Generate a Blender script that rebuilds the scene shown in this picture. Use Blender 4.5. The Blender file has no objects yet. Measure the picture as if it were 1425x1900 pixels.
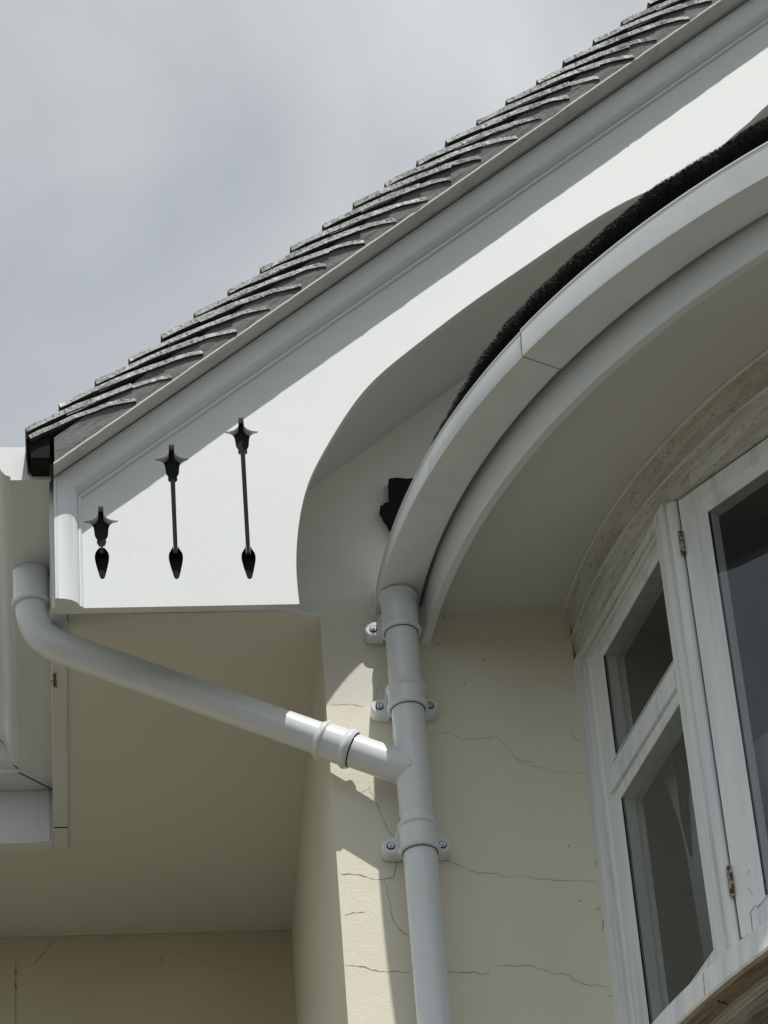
import bpy, bmesh, math, random
from mathutils import Vector, Matrix
random.seed(7)
S = bpy.context.scene
col = S.collection

# ---------------------------------------------------------------- camera
FPX, CX, CY = 6580.0, 712.5, 950.0          # focal length and centre, in pixels of the 1425x1900 photograph
Zc = Vector((-760, 9050, -6580)).normalized()
Yc = Vector((-562, -4763, -6580)); Yc = (Yc - Zc*Yc.dot(Zc)).normalized()
Xc = Yc.cross(Zc)
RW = Matrix((Xc, Yc, Zc))                     # camera space -> world
EYE = Vector((0, 0, 1.6))
cd = bpy.data.cameras.new('camera'); cam = bpy.data.objects.new('camera', cd); col.objects.link(cam)
cam.matrix_world = Matrix.Translation(EYE) @ RW.to_4x4()
cd.sensor_fit = 'VERTICAL'; cd.sensor_height = 36; cd.lens = 36*FPX/1900
cd.clip_start = 0.05; cd.clip_end = 2000
S.camera = cam

def at(px, py, ax, val):
    """point of the plane (axis ax = val) seen at a photograph pixel; used to survey the building"""
    d = RW @ Vector((px-CX, -(py-CY), -FPX))
    t = (val-EYE[ax])/d[ax]
    return EYE + d*t

# ---------------------------------------------------------------- light
SUN = Vector((0.21, -1.0, 1.80)).normalized()    # towards the sun
sd = bpy.data.lights.new('sun', 'SUN'); sd.energy = 3.8; sd.angle = math.radians(0.5); sd.color = (1.0, 0.975, 0.925)
so = bpy.data.objects.new('sun', sd); col.objects.link(so)
so.location = (2, -6, 14); so.rotation_euler = SUN.to_track_quat('Z', 'Y').to_euler()
W = bpy.data.worlds.new('World'); S.world = W; W.use_nodes = True
nt = W.node_tree; nt.nodes.clear()
o = nt.nodes.new('ShaderNodeOutputWorld'); bg = nt.nodes.new('ShaderNodeBackground')
sky = nt.nodes.new('ShaderNodeTexSky'); sky.sky_type = 'NISHITA'; sky.sun_disc = False
sky.sun_elevation = math.asin(SUN.z); sky.sun_rotation = math.atan2(SUN.x, SUN.y)
sky.air_density = 1.0; sky.dust_density = 1.5
tc = nt.nodes.new('ShaderNodeTexCoord')
n1 = nt.nodes.new('ShaderNodeTexNoise'); n1.inputs['Scale'].default_value = 8; n1.inputs['Detail'].default_value = 5; n1.inputs['Roughness'].default_value = 0.48
n1.inputs['Distortion'].default_value = 0.3
mp = nt.nodes.new('ShaderNodeMapping'); mp.inputs['Location'].default_value = (6.5097, 1.4563, 9.7905)
r1 = nt.nodes.new('ShaderNodeValToRGB')
r1.color_ramp.elements[0].position = 0.30; r1.color_ramp.elements[0].color = (4.85, 5.2, 5.45, 1)
r1.color_ramp.elements[1].position = 0.68; r1.color_ramp.elements[1].color = (7.2, 7.6, 7.7, 1)
mx = nt.nodes.new('ShaderNodeMix'); mx.data_type = 'RGBA'; mx.inputs[0].default_value = 0.9
nt.links.new(tc.outputs['Generated'], mp.inputs['Vector']); nt.links.new(mp.outputs[0], n1.inputs['Vector'])
nt.links.new(n1.outputs['Fac'], r1.inputs['Fac'])
nt.links.new(sky.outputs[0], mx.inputs[6]); nt.links.new(r1.outputs[0], mx.inputs[7])
nt.links.new(mx.outputs[2], bg.inputs['Color']); bg.inputs['Strength'].default_value = 0.10
nt.links.new(bg.outputs[0], o.inputs['Surface'])
S.view_settings.view_transform = 'Standard'; S.view_settings.look = 'None'
S.view_settings.exposure = 0; S.view_settings.gamma = 1
S.render.engine = 'CYCLES'
S.cycles.max_bounces = 8; S.cycles.diffuse_bounces = 5

# ---------------------------------------------------------------- materials
class Mat:
    def __init__(s, name, base, rough=0.5, spec=0.5, metal=0.0):
        s.m = bpy.data.materials.new(name); s.m.use_nodes = True; s.t = s.m.node_tree
        s.b = s.t.nodes['Principled BSDF']
        s.b.inputs['Base Color'].default_value = (*base, 1); s.b.inputs['Roughness'].default_value = rough
        s.b.inputs['Specular IOR Level'].default_value = spec; s.b.inputs['Metallic'].default_value = metal
        s.c = None; s.base = base; s.bump = None
        s.tc = s.t.nodes.new('ShaderNodeTexCoord')
    def noise(s, scale, detail=4, rough=0.55, stretch=(1, 1, 1), off=(0, 0, 0), uv=False):
        mp = s.t.nodes.new('ShaderNodeMapping'); mp.inputs['Scale'].default_value = stretch; mp.inputs['Location'].default_value = off
        s.t.links.new(s.tc.outputs['UV' if uv else 'Object'], mp.inputs['Vector'])
        n = s.t.nodes.new('ShaderNodeTexNoise'); n.inputs['Scale'].default_value = scale; n.inputs['Detail'].default_value = detail
        n.inputs['Roughness'].default_value = rough
        s.t.links.new(mp.outputs[0], n.inputs['Vector']); return n.outputs['Fac']
    def stain(s, fac, lo, hi, color, amount=1.0):
        """mix a colour over the base where fac goes from lo to hi"""
        mr = s.t.nodes.new('ShaderNodeMapRange'); mr.inputs['From Min'].default_value = lo; mr.inputs['From Max'].default_value = hi
        mr.inputs['To Max'].default_value = amount; s.t.links.new(fac, mr.inputs['Value'])
        mx = s.t.nodes.new('ShaderNodeMix'); mx.data_type = 'RGBA'
        s.t.links.new(mr.outputs[0], mx.inputs[0])
        if s.c: s.t.links.new(s.c, mx.inputs[6])
        else: mx.inputs[6].default_value = (*s.base, 1)
        mx.inputs[7].default_value = (*color, 1)
        s.c = mx.outputs[2]; s.t.links.new(s.c, s.b.inputs['Base Color']); return s
    def bumps(s, fac, dist, strength=1.0):
        b = s.t.nodes.new('ShaderNodeBump'); b.inputs['Distance'].default_value = dist; b.inputs['Strength'].default_value = strength
        s.t.links.new(fac, b.inputs['Height'])
        if s.bump: s.t.links.new(s.bump, b.inputs['Normal'])
        s.bump = b.outputs[0]; s.t.links.new(s.bump, s.b.inputs['Normal']); return s

def mk():
    M = {}
    m = Mat('gloss_white_paint', (.69, .715, .71), .38, .45)
    m.stain(m.noise(3.5, 3), .4, .75, (.65, .675, .67), .6)
    m.stain(m.noise(9, 6, .6, (1, 1, 3), (5, 2, 0)), .60, .80, (.73, .755, .75), .6)
    m.stain(m.noise(26, 6, .7, (1, 1, 1), (8, 3, 2)), .62, .74, (.79, .81, .80), .5); m.bumps(m.noise(60, 5, .6, (1, 1, 1)), .0004, .4); M['gloss'] = m.m
    m = Mat('moulding_white_paint', (.70, .735, .75), .35, .45)
    m.stain(m.noise(2.0, 3, .5, (1, 1, 1)), .45, .8, (.64, .67, .68), .7)
    m.bumps(m.noise(40, 3), .0006, .5); M['mould'] = m.m
    m = Mat('white_plastic', (.73, .765, .785), .25, .5)
    m.stain(m.noise(14, 4), .5, .8, (.66, .67, .65), .5)
    m.bumps(m.noise(18, 2, .5), .0005, .5); m.stain(m.noise(34, 6, .7, (1, 1, .18), (3, 1, 2)), .62, .80, (.50, .50, .46), .45); M['plastic'] = m.m
    m = Mat('gutter_plastic', (.69, .72, .735), .34, .5)
    m.stain(m.noise(9, 5, .6), .5, .75, (.57, .60, .61), .6); m.bumps(m.noise(16, 2, .5), .0005, .5); M['gutter'] = m.m
    m = Mat('aged_plastic', (.70, .725, .735), .38, .5)
    m.stain(m.noise(9, 5, .6, (1.5, .3, .6)), .48, .75, (.55, .56, .55), .7)
    m.stain(m.noise(55, 6, .7, (1, 1, .3), (3, 1, 2)), .66, .8, (.40, .40, .36), .6)
    m.bumps(m.noise(18, 2, .5), .0005, .5); M['aged'] = m.m
    m = Mat('cream_render', (.765, .735, .62), .85, .2)
    m.stain(m.noise(1.7, 4, .5), .42, .72, (.725, .685, .55), .8)
    m.stain(m.noise(6, 6, .65, (1, 1, .35), (4, 3, 8)), .60, .80, (.60, .56, .43), .35)
    m.stain(m.noise(95, 3, .6, (1, 1, .6), (1, 7, 3)), .77, .83, (.22, .20, .14), .5)
    m.bumps(m.noise(190, 5, .62), .0011, .9); m.bumps(m.noise(26, 3, .5), .0018, .5); m.bumps(m.noise(3, 2), .012, .3); M['cream'] = m.m
    m = Mat('pale_gable_render', (.74, .725, .645), .8, .25)  # off-white paint of the upper gable
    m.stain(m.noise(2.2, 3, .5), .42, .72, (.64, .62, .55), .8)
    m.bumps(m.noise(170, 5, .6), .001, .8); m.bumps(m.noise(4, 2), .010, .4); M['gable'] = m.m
    m = Mat('ochre_render', (.60, .545, .40), .85, .2)
    m.stain(m.noise(2.6, 4, .5), .42, .72, (.50, .45, .33), .8)
    m.stain(m.noise(32, 6, .7, (1, 1, .5), (1, 7, 3)), .70, .78, (.16, .13, .08), .6)
    m.bumps(m.noise(170, 5, .6), .0013, .8); m.bumps(m.noise(4, 2), .012, .4); M['ochre'] = m.m
    m = Mat('soffit_paint', (.69, .69, .64), .55, .35)
    m.stain(m.noise(1.6, 3, .5), .40, .75, (.63, .62, .56), .7)
    m.bumps(m.noise(90, 4), .0005, .5); m.bumps(m.noise(3, 2), .01, .3); M['soffit'] = m.m
    m = Mat('old_window_paint', (.83, .855, .85), .5, .4)
    m.stain(m.noise(26, 5, .6, (1, 1, .05)), .48, .66, (.56, .61, .69), .75)
    m.stain(m.noise(11, 5, .6, (1, 1, .12), (3, 2, 7)), .52, .72, (.70, .71, .68), .6)
    m.stain(m.noise(60, 5, .7, (1, 1, .35), (9, 1, 3)), .72, .77, (.13, .11, .08), .7)
    m.bumps(m.noise(70, 5, .65, (1, 1, .08)), .0014, .8); m.bumps(m.noise(45, 4, .6), .0008, .5); M['oldpaint'] = m.m
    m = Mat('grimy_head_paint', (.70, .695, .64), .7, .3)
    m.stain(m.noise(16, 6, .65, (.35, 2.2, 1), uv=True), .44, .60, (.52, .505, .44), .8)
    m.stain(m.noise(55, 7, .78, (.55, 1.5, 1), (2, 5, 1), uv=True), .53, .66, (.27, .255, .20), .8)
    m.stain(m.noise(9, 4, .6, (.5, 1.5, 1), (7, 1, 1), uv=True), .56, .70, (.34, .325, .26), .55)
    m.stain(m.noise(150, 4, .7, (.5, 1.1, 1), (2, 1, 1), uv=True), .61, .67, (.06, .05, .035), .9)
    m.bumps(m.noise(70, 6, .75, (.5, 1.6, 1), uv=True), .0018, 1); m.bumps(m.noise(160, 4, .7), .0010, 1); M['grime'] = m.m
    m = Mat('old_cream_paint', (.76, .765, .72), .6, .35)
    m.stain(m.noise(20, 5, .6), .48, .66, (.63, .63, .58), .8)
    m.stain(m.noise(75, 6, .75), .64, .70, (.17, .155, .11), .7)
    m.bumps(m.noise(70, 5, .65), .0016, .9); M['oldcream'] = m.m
    m = Mat('grime_shade_groove', (.42, .405, .35), .85, .2)
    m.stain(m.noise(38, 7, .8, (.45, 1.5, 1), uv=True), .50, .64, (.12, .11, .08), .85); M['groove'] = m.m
    m = Mat('bare_weathered_timber', (.36, .28, .19), .85, .2)
    m.stain(m.noise(30, 7, .7, (.3, 4, 1), uv=True), .46, .60, (.20, .15, .10), .9)
    m.stain(m.noise(18, 6, .7, (.3, 4, 1), (3, 3, 3), uv=True), .54, .66, (.47, .41, .32), .8)
    m.stain(m.noise(60, 6, .75, (.4, 2.5, 1), (1, 3, 3), uv=True), .60, .66, (.06, .045, .03), .85)
    m.bumps(m.noise(60, 6, .7, (.4, 4, 1), uv=True), .004, 1); M['timber'] = m.m
    m = Mat('peeling_sill_paint', (.54, .53, .47), .7, .3)
    m.stain(m.noise(22, 6, .7, (.3, 4, 1), uv=True), .47, .60, (.27, .24, .19), .85)
    m.stain(m.noise(60, 6, .75, (.4, 2.5, 1), (1, 3, 3), uv=True), .60, .68, (.08, .07, .05), .8)
    m.bumps(m.noise(50, 6, .7, (.4, 3, 1), uv=True), .003, 1); M['peel'] = m.m
    m = Mat('grey_tile', (.075, .075, .077), .85, .25)
    m.stain(m.noise(24, 6, .7), .52, .70, (.19, .185, .18), .6)
    m.bumps(m.noise(120, 5, .7), .002, .9); M['tile'] = m.m
    m = Mat('lichened_tile_edge', (.50, .51, .505), .9, .2)
    m.stain(m.noise(11, 6, .7, (1, 1, 1)), .50, .62, (.20, .20, .20), .8)
    m.stain(m.noise(120, 5, .75), .50, .60, (.10, .10, .10), .85)
    m.stain(m.noise(45, 5, .7, (1, 1, 1), (3, 3, 2)), .55, .62, (.74, .76, .75), .9)
    m.bumps(m.noise(160, 5, .75), .003, 1); M['tileedge'] = m.m
    m = Mat('grey_mortar', (.16, .16, .16), .95, .15)
    m.stain(m.noise(14, 6, .65), .45, .65, (.22, .22, .215), .75)
    m.stain(m.noise(40, 6, .7, (1, 1, .5), (1, 2, 5)), .63, .72, (.04, .04, .04), .85)
    m.bumps(m.noise(60, 6, .7), .004, .9); M['mortar'] = m.m
    m = Mat('undercloak_board', (.60, .575, .52), .85, .2)
    m.stain(m.noise(20, 5, .6), .5, .7, (.46, .44, .39), .7)
    m.stain(m.noise(60, 6, .7, (1, 1, 1), (1, 2, 5)), .68, .75, (.12, .1, .08), .6)
    m.bumps(m.noise(80, 5, .7), .0015, .8); M['under'] = m.m
    m = Mat('black_felt_and_shade', (.012, .012, .014), .9, .2)
    m.stain(m.noise(60, 5, .7), .6, .7, (.05, .04, .03), .6)
    m.bumps(m.noise(150, 5, .7), .002, .9); M['felt'] = m.m
    m = Mat('black_bristle', (.004, .004, .005), .45, .3); M['bristle'] = m.m
    m = Mat('dark_backing', (.026, .027, .029), .95, .1)
    m.stain(m.noise(70, 5, .7), .5, .7, (.03, .03, .03), .8); M['backing'] = m.m
    m = Mat('crack_dark', (.30, .28, .215), .95, .1); M['crack'] = m.m
    m = Mat('grey_seam', (.13, .13, .125), .9, .1); M['seam'] = m.m
    m = Mat('black_gap_and_shade', (.01, .01, .01), .95, .1); M['gap'] = m.m
    m = Mat('rusty_hinge', (.11, .045, .022), .8, .3)
    m.stain(m.noise(120, 4, .6), .46, .54, (.42, .40, .34), .9); m.bumps(m.noise(200, 4), .001, 1); M['rust'] = m.m
    m = Mat('screw_steel', (.55, .56, .58), .3, .5, 1.0); M['steel'] = m.m
    m = Mat('rubber_washer', (.02, .02, .022), .6, .4); M['rubber'] = m.m
    m = Mat('moss', (.10, .12, .03), .95, .1); m.bumps(m.noise(300, 4), .002, 1); M['moss'] = m.m
    m = Mat('net_curtain', (.34, .36, .385), .9, .1); m.bumps(m.noise(60, 3, .5, (1, 1, .1)), .003, .8); M['net'] = m.m
    m = Mat('red_drape', (.075, .010, .012), .9, .1); M['red'] = m.m
    m = Mat('room_wall', (.16, .155, .145), .9, .1); M['room'] = m.m
    m = Mat('pale_furniture', (.30, .31, .34), .7, .2); M['pale'] = m.m
    m = Mat('paving', (.085, .080, .065), .9, .2)
    m.stain(m.noise(.4, 5), .4, .7, (.07, .066, .055), .8); M['ground'] = m.m
    # window glass: a thin pane, reflecting by Fresnel and otherwise letting light straight through
    g = bpy.data.materials.new('window_glass'); g.use_nodes = True; t = g.node_tree; t.nodes.clear()
    out = t.nodes.new('ShaderNodeOutputMaterial'); tr = t.nodes.new('ShaderNodeBsdfTransparent'); gl = t.nodes.new('ShaderNodeBsdfGlossy')
    tr.inputs['Color'].default_value = (.68, .70, .70, 1); gl.inputs['Roughness'].default_value = .015
    gl.inputs['Color'].default_value = (.9, .95, 1, 1)
    lw_ = t.nodes.new('ShaderNodeLayerWeight'); lw_.inputs['Blend'].default_value = .5
    pw_ = t.nodes.new('ShaderNodeMath'); pw_.operation = 'POWER'; pw_.inputs[1].default_value = 4.6; t.links.new(lw_.outputs['Facing'], pw_.inputs[0])
    fr = t.nodes.new('ShaderNodeMath'); fr.operation = 'MULTIPLY_ADD'; fr.inputs[1].default_value = .92; fr.inputs[2].default_value = .075; t.links.new(pw_.outputs[0], fr.inputs[0])
    tcn = t.nodes.new('ShaderNodeTexCoord'); nn = t.nodes.new('ShaderNodeTexNoise'); nn.inputs['Scale'].default_value = 3.0
    bp = t.nodes.new('ShaderNodeBump'); bp.inputs['Distance'].default_value = .006; bp.inputs['Strength'].default_value = .5
    t.links.new(tcn.outputs['Object'], nn.inputs['Vector']); t.links.new(nn.outputs['Fac'], bp.inputs['Height'])
    t.links.new(bp.outputs[0], gl.inputs['Normal'])
    mxs = t.nodes.new('ShaderNodeMixShader'); t.links.new(fr.outputs[0], mxs.inputs[0]); t.links.new(tr.outputs[0], mxs.inputs[1]); t.links.new(gl.outputs[0], mxs.inputs[2])
    t.links.new(mxs.outputs[0], out.inputs['Surface']); M['glass'] = g
    return M
M = mk()

# ---------------------------------------------------------------- builders
def wloc(o):
    v = Vector((0, 0, 0))
    while o: v += o.location; o = o.parent
    return v
def link_mesh(me, name, mats, parent=None, bevel=0, smooth=35):
    if not isinstance(mats, (list, tuple)): mats = [mats]
    for m in mats: me.materials.append(m)
    ob = bpy.data.objects.new(name, me); col.objects.link(ob)
    if parent is not None:
        ob.parent = parent; ob.location = (0, 0, 0)
        base = wloc(parent)
        me.transform(Matrix.Translation(-base))
    if smooth:
        for p in me.polygons: p.use_smooth = True
        me.set_sharp_from_angle(angle=math.radians(smooth))
    if bevel:
        b = ob.modifiers.new('bevel', 'BEVEL'); b.width = bevel; b.segments = 2; b.limit_method = 'ANGLE'; b.angle_limit = math.radians(40)
        b.harden_normals = False
    return ob
class MB:
    """collects geometry for ONE mesh object; verts are in world space"""
    def __init__(s): s.v = []; s.f = []; s.mi = []
    def add(s, vs, fs, mi=0):
        n = len(s.v); s.v += [tuple(v) for v in vs]
        for f in fs: s.f.append([i+n for i in f]); s.mi.append(mi)
        return s
    def hexa(s, p, mi=0):        # 8 points: bottom 4, top 4
        return s.add(p, [(0, 3, 2, 1), (4, 5, 6, 7), (0, 1, 5, 4), (1, 2, 6, 5), (2, 3, 7, 6), (3, 0, 4, 7)], mi)
    def box(s, x0, x1, y0, y1, z0, z1, mi=0):
        return s.hexa([(x0, y0, z0), (x1, y0, z0), (x1, y1, z0), (x0, y1, z0), (x0, y0, z1), (x1, y0, z1), (x1, y1, z1), (x0, y1, z1)], mi)
    def tube(s, pts, r, n=32, mi=0, cap=True):
        """pts list of Vectors; r number or list"""
        pts = [Vector(p) for p in pts]; rs = r if isinstance(r, (list, tuple)) else [r]*len(pts)
        up = None; rings = []
        for i, p in enumerate(pts):
            d = (pts[min(i+1, len(pts)-1)] - pts[max(i-1, 0)]).normalized()
            if up is None:
                up = Vector((0, 1, 0)) if abs(d.y) < .9 else Vector((1, 0, 0))
            a = (up - d*up.dot(d)).normalized(); b = d.cross(a); up = a
            rings.append([p + a*math.cos(2*math.pi*k/n)*rs[i] + b*math.sin(2*math.pi*k/n)*rs[i] for k in range(n)])
        vs = [v for rg in rings for v in rg]; fs = []
        for i in range(len(pts)-1):
            for k in range(n): fs.append((i*n+k, i*n+(k+1) % n, (i+1)*n+(k+1) % n, (i+1)*n+k))
        if cap: fs.append(list(range(n))[::-1]); fs.append([(len(pts)-1)*n+k for k in range(n)])
        return s.add(vs, fs, mi)
    def loft(s, rows, closed_u=False, closed_v=False, mi=0):
        """rows: list of equal-length point lists"""
        m = len(rows[0]); vs = [v for r in rows for v in r]; fs = []
        R = len(rows)
        for i in range(R if closed_u else R-1):
            for k in range(m if closed_v else m-1):
                a = i*m+k; b = i*m+(k+1) % m; c = ((i+1) % R)*m+(k+1) % m; d = ((i+1) % R)*m+k
                fs.append((a, b, c, d))
        return s.add(vs, fs, mi)
    def prism_xz(s, loop, y0, y1, mi=0):
        n = len(loop); vs = [(x, y0, z) for x, z in loop]+[(x, y1, z) for x, z in loop]
        fs = [list(range(n)), list(range(2*n-1, n-1, -1))]+[(i, i+n, (i+1) % n+n, (i+1) % n) for i in range(n)]
        return s.add(vs, fs, mi)
    def build(s, name, mats, parent=None, bevel=0, smooth=35, recalc=True):
        me = bpy.data.meshes.new(name); me.from_pydata(s.v, [], s.f)
        if recalc:
            bm = bmesh.new(); bm.from_mesh(me)
            for f, mi in zip(bm.faces, s.mi): f.material_index = mi
            bmesh.ops.recalc_face_normals(bm, faces=bm.faces); bm.to_mesh(me); bm.free()
        else:
            me.polygons.foreach_set('material_index', s.mi)
        return link_mesh(me, name, mats, parent, bevel, smooth)

def flat_shape(name, loops, y_front, thick, mat, parent, bevel=.0012):
    """board cut to an outline in the XZ plane, holes allowed; a real solid with softened edges"""
    cu = bpy.data.curves.new(name, 'CURVE'); cu.dimensions = '2D'; cu.fill_mode = 'BOTH'
    cu.extrude = thick/2-bevel; cu.bevel_depth = bevel; cu.bevel_resolution = 1; cu.offset = -bevel
    for lp in loops:
        sp = cu.splines.new('POLY'); sp.points.add(len(lp)-1); sp.use_cyclic_u = True
        for p, (x, z) in zip(sp.points, lp): p.co = (x, z, 0, 1)
    tmp = bpy.data.objects.new('tmp', cu); col.objects.link(tmp)
    dg = bpy.context.evaluated_depsgraph_get(); dg.update()
    me = bpy.data.meshes.new_from_object(tmp.evaluated_get(dg)); bpy.data.objects.remove(tmp); bpy.data.curves.remove(cu)
    me.transform(Matrix(((1, 0, 0, 0), (0, 0, 1, y_front+thick/2), (0, 1, 0, 0), (0, 0, 0, 1))))
    me.materials.clear(); me.name = name
    bm = bmesh.new(); bm.from_mesh(me); bmesh.ops.remove_doubles(bm, verts=bm.verts, dist=1e-5); bmesh.ops.recalc_face_normals(bm, faces=bm.faces); bm.to_mesh(me); bm.free()
    for p in me.polygons: p.material_index = 0
    return link_mesh(me, name, mat, parent, smooth=0)

def thing(name, loc, label, cat, group=None):
    o = bpy.data.objects.new(name, None); col.objects.link(o); o.location = loc; o.empty_display_size = .1
    return tag(o, label, cat, group)
def tag(o, label=None, cat=None, group=None, kind=None):
    if label: o['label'] = label
    if cat: o['category'] = cat
    if group: o['group'] = group
    if kind: o['kind'] = kind
    return o
def catmull(pts, n=6):
    P = [pts[0]]+list(pts)+[pts[-1]]; out = []
    for i in range(1, len(P)-2):
        for k in range(n):
            t = k/n; a, b, c, d = P[i-1], P[i], P[i+1], P[i+2]
            out.append(tuple(.5*((2*b[j])+(-a[j]+c[j])*t+(2*a[j]-5*b[j]+4*c[j]-d[j])*t*t+(-a[j]+3*b[j]-3*c[j]+d[j])*t**3) for j in range(len(b))))
    out.append(tuple(pts[-1])); return out

# ---------------------------------------------------------------- surveyed dimensions (metres)
YA, YBG, YR = 6.15, 5.85, 7.473         # gable wall, front of bargeboard, rear wall
ZS = 5.815                               # eaves soffit and bay soffit level
XC = 2.70                                # centre line of the gable
def line_at(p, q, y):
    a, b = at(*p, 1, y), at(*q, 1, y); t = (b.z-a.z)/(b.x-a.x)
    return (lambda x: a.z+t*(x-a.x)), t
LC, TS = line_at((371.6, 700), (900, 337), YBG-.038)      # top of crown moulding
LU, TU = line_at((331.6, 700), (900, 305), 5.755)         # underside edge of undercloak
COS = 1/math.sqrt(1+TS*TS)
VS = lambda x: 6.155+TS*(x-.579)                           # sloping soffit behind the bargeboard

# ---------------------------------------------------------------- ground
g = MB().add([(-400, -400, 0), (400, -400, 0), (400, 400, 0), (-400, 400, 0)], [(0, 1, 2, 3)]).build('ground', M['ground'], smooth=0)
tag(g, kind='structure')

# ---------------------------------------------------------------- house
house = thing('house', (XC, YA, 0), 'cream rendered house with a white gable, grey tiled roof and deep soffits', 'house')
# main front wall, below the soffit; right edge meets the bay
w = MB()
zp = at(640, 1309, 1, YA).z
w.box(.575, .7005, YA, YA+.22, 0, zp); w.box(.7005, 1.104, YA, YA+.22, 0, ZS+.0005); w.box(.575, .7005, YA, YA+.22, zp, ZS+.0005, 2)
CR = []
def crack(pts, s, ox, oy, w0=.0011):
    CR.append(([(ox+x/s, oy+y/s) for x, y in pts], w0))
crack([(830, 180), (960, 165), (1030, 210), (1120, 200), (1200, 185), (1310, 310), (1400, 325)], 2.85, 500, 1300, .0007)
crack([(900, 835), (1000, 870), (1100, 915), (1200, 910), (1250, 935), (1330, 925), (1420, 945), (1600, 950), (1735, 952)], 2.85, 500, 1300, .0009)
crack([(935, 1438), (1020, 1436), (1100, 1440), (1145, 1448), (1165, 1425)], 2.85, 500, 1300, .0012)
crack([(1190, 1412), (1270, 1402), (1370, 1400), (1425, 1420), (1515, 1446), (1560, 1445), (1660, 1500), (1800, 1515)], 2.85, 500, 1300, .0009)
crack([(375, 915), (470, 920), (530, 940), (600, 947), (655, 935), (680, 840)], 2.85, 500, 1300, .0013)
crack([(605, 950), (630, 1040), (650, 1150), (690, 1210), (735, 1250)], 2.85, 500, 1300)
crack([(525, 480), (550, 500), (570, 550), (620, 670), (665, 725)], 2.85, 500, 1300)
crack([(395, 1400), (480, 1405), (560, 1425), (650, 1433), (745, 1438)], 2.85, 500, 1300, .0013)
crack([(400, 1135), (440, 1120), (510, 1120)], 2.85, 500, 1300)
crack([(612, 990), (700, 985), (800, 985), (950, 1000)], 4.75, 480, 1100, .0008)
crack([(1080, 750), (1040, 900), (1000, 950)], 4.75, 480, 1100, .0007)
crack([(990, 1700), (975, 1730), (900, 1760)], 4.75, 480, 1100, .0007)
crack([(320, 180), (375, 225), (410, 235)], 3, 950, 1300, .001)
crack([(390, 185), (408, 240), (405, 290)], 3, 950, 1300, .002)
crack([(0, 310), (60, 350), (250, 400), (420, 402)], 3, 950, 1300, .0006)
crack([(465, 890), (478, 930), (484, 960)], 3, 950, 1300, .0018)
crack([(468, 1168), (492, 1150)], 3, 950, 1300, .003)
crack([(505, 1210), (510, 1250), (495, 1290)], 3, 950, 1300, .0016)
crack([(530, 1645), (560, 1648)], 3, 950, 1300, .0014)
crack([(430, 565), (440, 600), (435, 620)], 3, 950, 1300, .0022)
for pts, w0 in CR:
    P = [at(*p, 1, YA) for p in pts]; Q = []
    for a, b in zip(P[:-1], P[1:]):
        for k in range(4):
            q = a.lerp(b, k/4)
            if k: q += Vector((random.uniform(-1, 1), 0, random.uniform(-1, 1)))*.0022
            Q.append(q)
    Q.append(P[-1]); L = []
    for i, q in enumerate(Q):
        d = (Q[min(i+1, len(Q)-1)]-Q[max(i-1, 0)]).normalized(); nn = Vector((-d.z, 0, d.x))
        ww = w0*.6*(.35+.9*random.random())*(.25 if i in (0, len(Q)-1) else 1)
        L.append([(q.x+nn.x*ww, YA-.0006, q.z+nn.z*ww), (q.x-nn.x*ww, YA-.0006, q.z-nn.z*ww)])
    w.loft(L, mi=1)
for px, py in ((862, 1268), (812, 1196), (824, 1145), (899, 1225), (670, 1228), (1055, 1570), (1077, 1672), (990, 1215)):
    p = at(px, py, 1, YA); w.add([(p.x-.003, YA-.0007, p.z), (p.x, YA-.0007, p.z-.0018), (p.x+.003, YA-.0007, p.z+.0006), (p.x, YA-.0007, p.z+.0018)], [(0, 1, 2, 3)], 1)
w.build('front_wall', [M['cream'], M['crack'], M['gable']], house, smooth=0)
# gable wall above soffit level
gw = MB()
gw.prism_xz([(.05, ZS+.0005), (2*XC-.05, ZS+.0005), (2*XC-.05, LU(.05)), (XC, LU(XC)), (.05, LU(.05))], YA+.0, YA+.18)
gw.build('gable_wall', M['gable'], house, smooth=0)
MB().box(.578, .70, YA+.22, YR+.02, 0, ZS).build('side_wall', M['cream'], house, smooth=0)
rw = MB().box(-6, .578, YR, YR+.25, 0, ZS)
for pts in ([(30, 1800), (24, 1815), (30, 1835)], [(27, 1798), (19, 1806), (14, 1800)], [(96, 1745), (88, 1760), (75, 1775), (62, 1790)], [(424, 1800), (430, 1797), (437, 1803)], [(298, 1775), (302, 1790)], [(330, 1765), (328, 1770)], [(372, 1788), (378, 1786)]):
    P = [at(*p, 1, YR) for p in pts]; L = []
    for i, q in enumerate(P):
        d = (P[min(i+1, len(P)-1)]-P[max(i-1, 0)]).normalized(); nn = Vector((-d.z, 0, d.x)); ww = .0035 if px and pts[0][0] < 31 else .001
        L.append([(q.x+nn.x*ww, YR-.0006, q.z+nn.z*ww), (q.x-nn.x*ww, YR-.0006, q.z-nn.z*ww)])
    rw.loft(L, mi=1)
p0 = at(27, 1780, 1, YR)
rw.box(-6.0, p0.x, YR-.004, YR-.0007, 0, p0.z)
rw.build('rear_wall', [M['ochre'], M['crack']], house, smooth=0)
MB().box(2*XC-1.104, 2*XC-.575, YA, YA+.22, 0, ZS).build('front_wall', M['cream'], house, smooth=0)
MB().box(2*XC-.70, 2*XC-.578, YA+.22, YR+.02, 0, ZS).build('side_wall', M['cream'], house, smooth=0)
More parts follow.
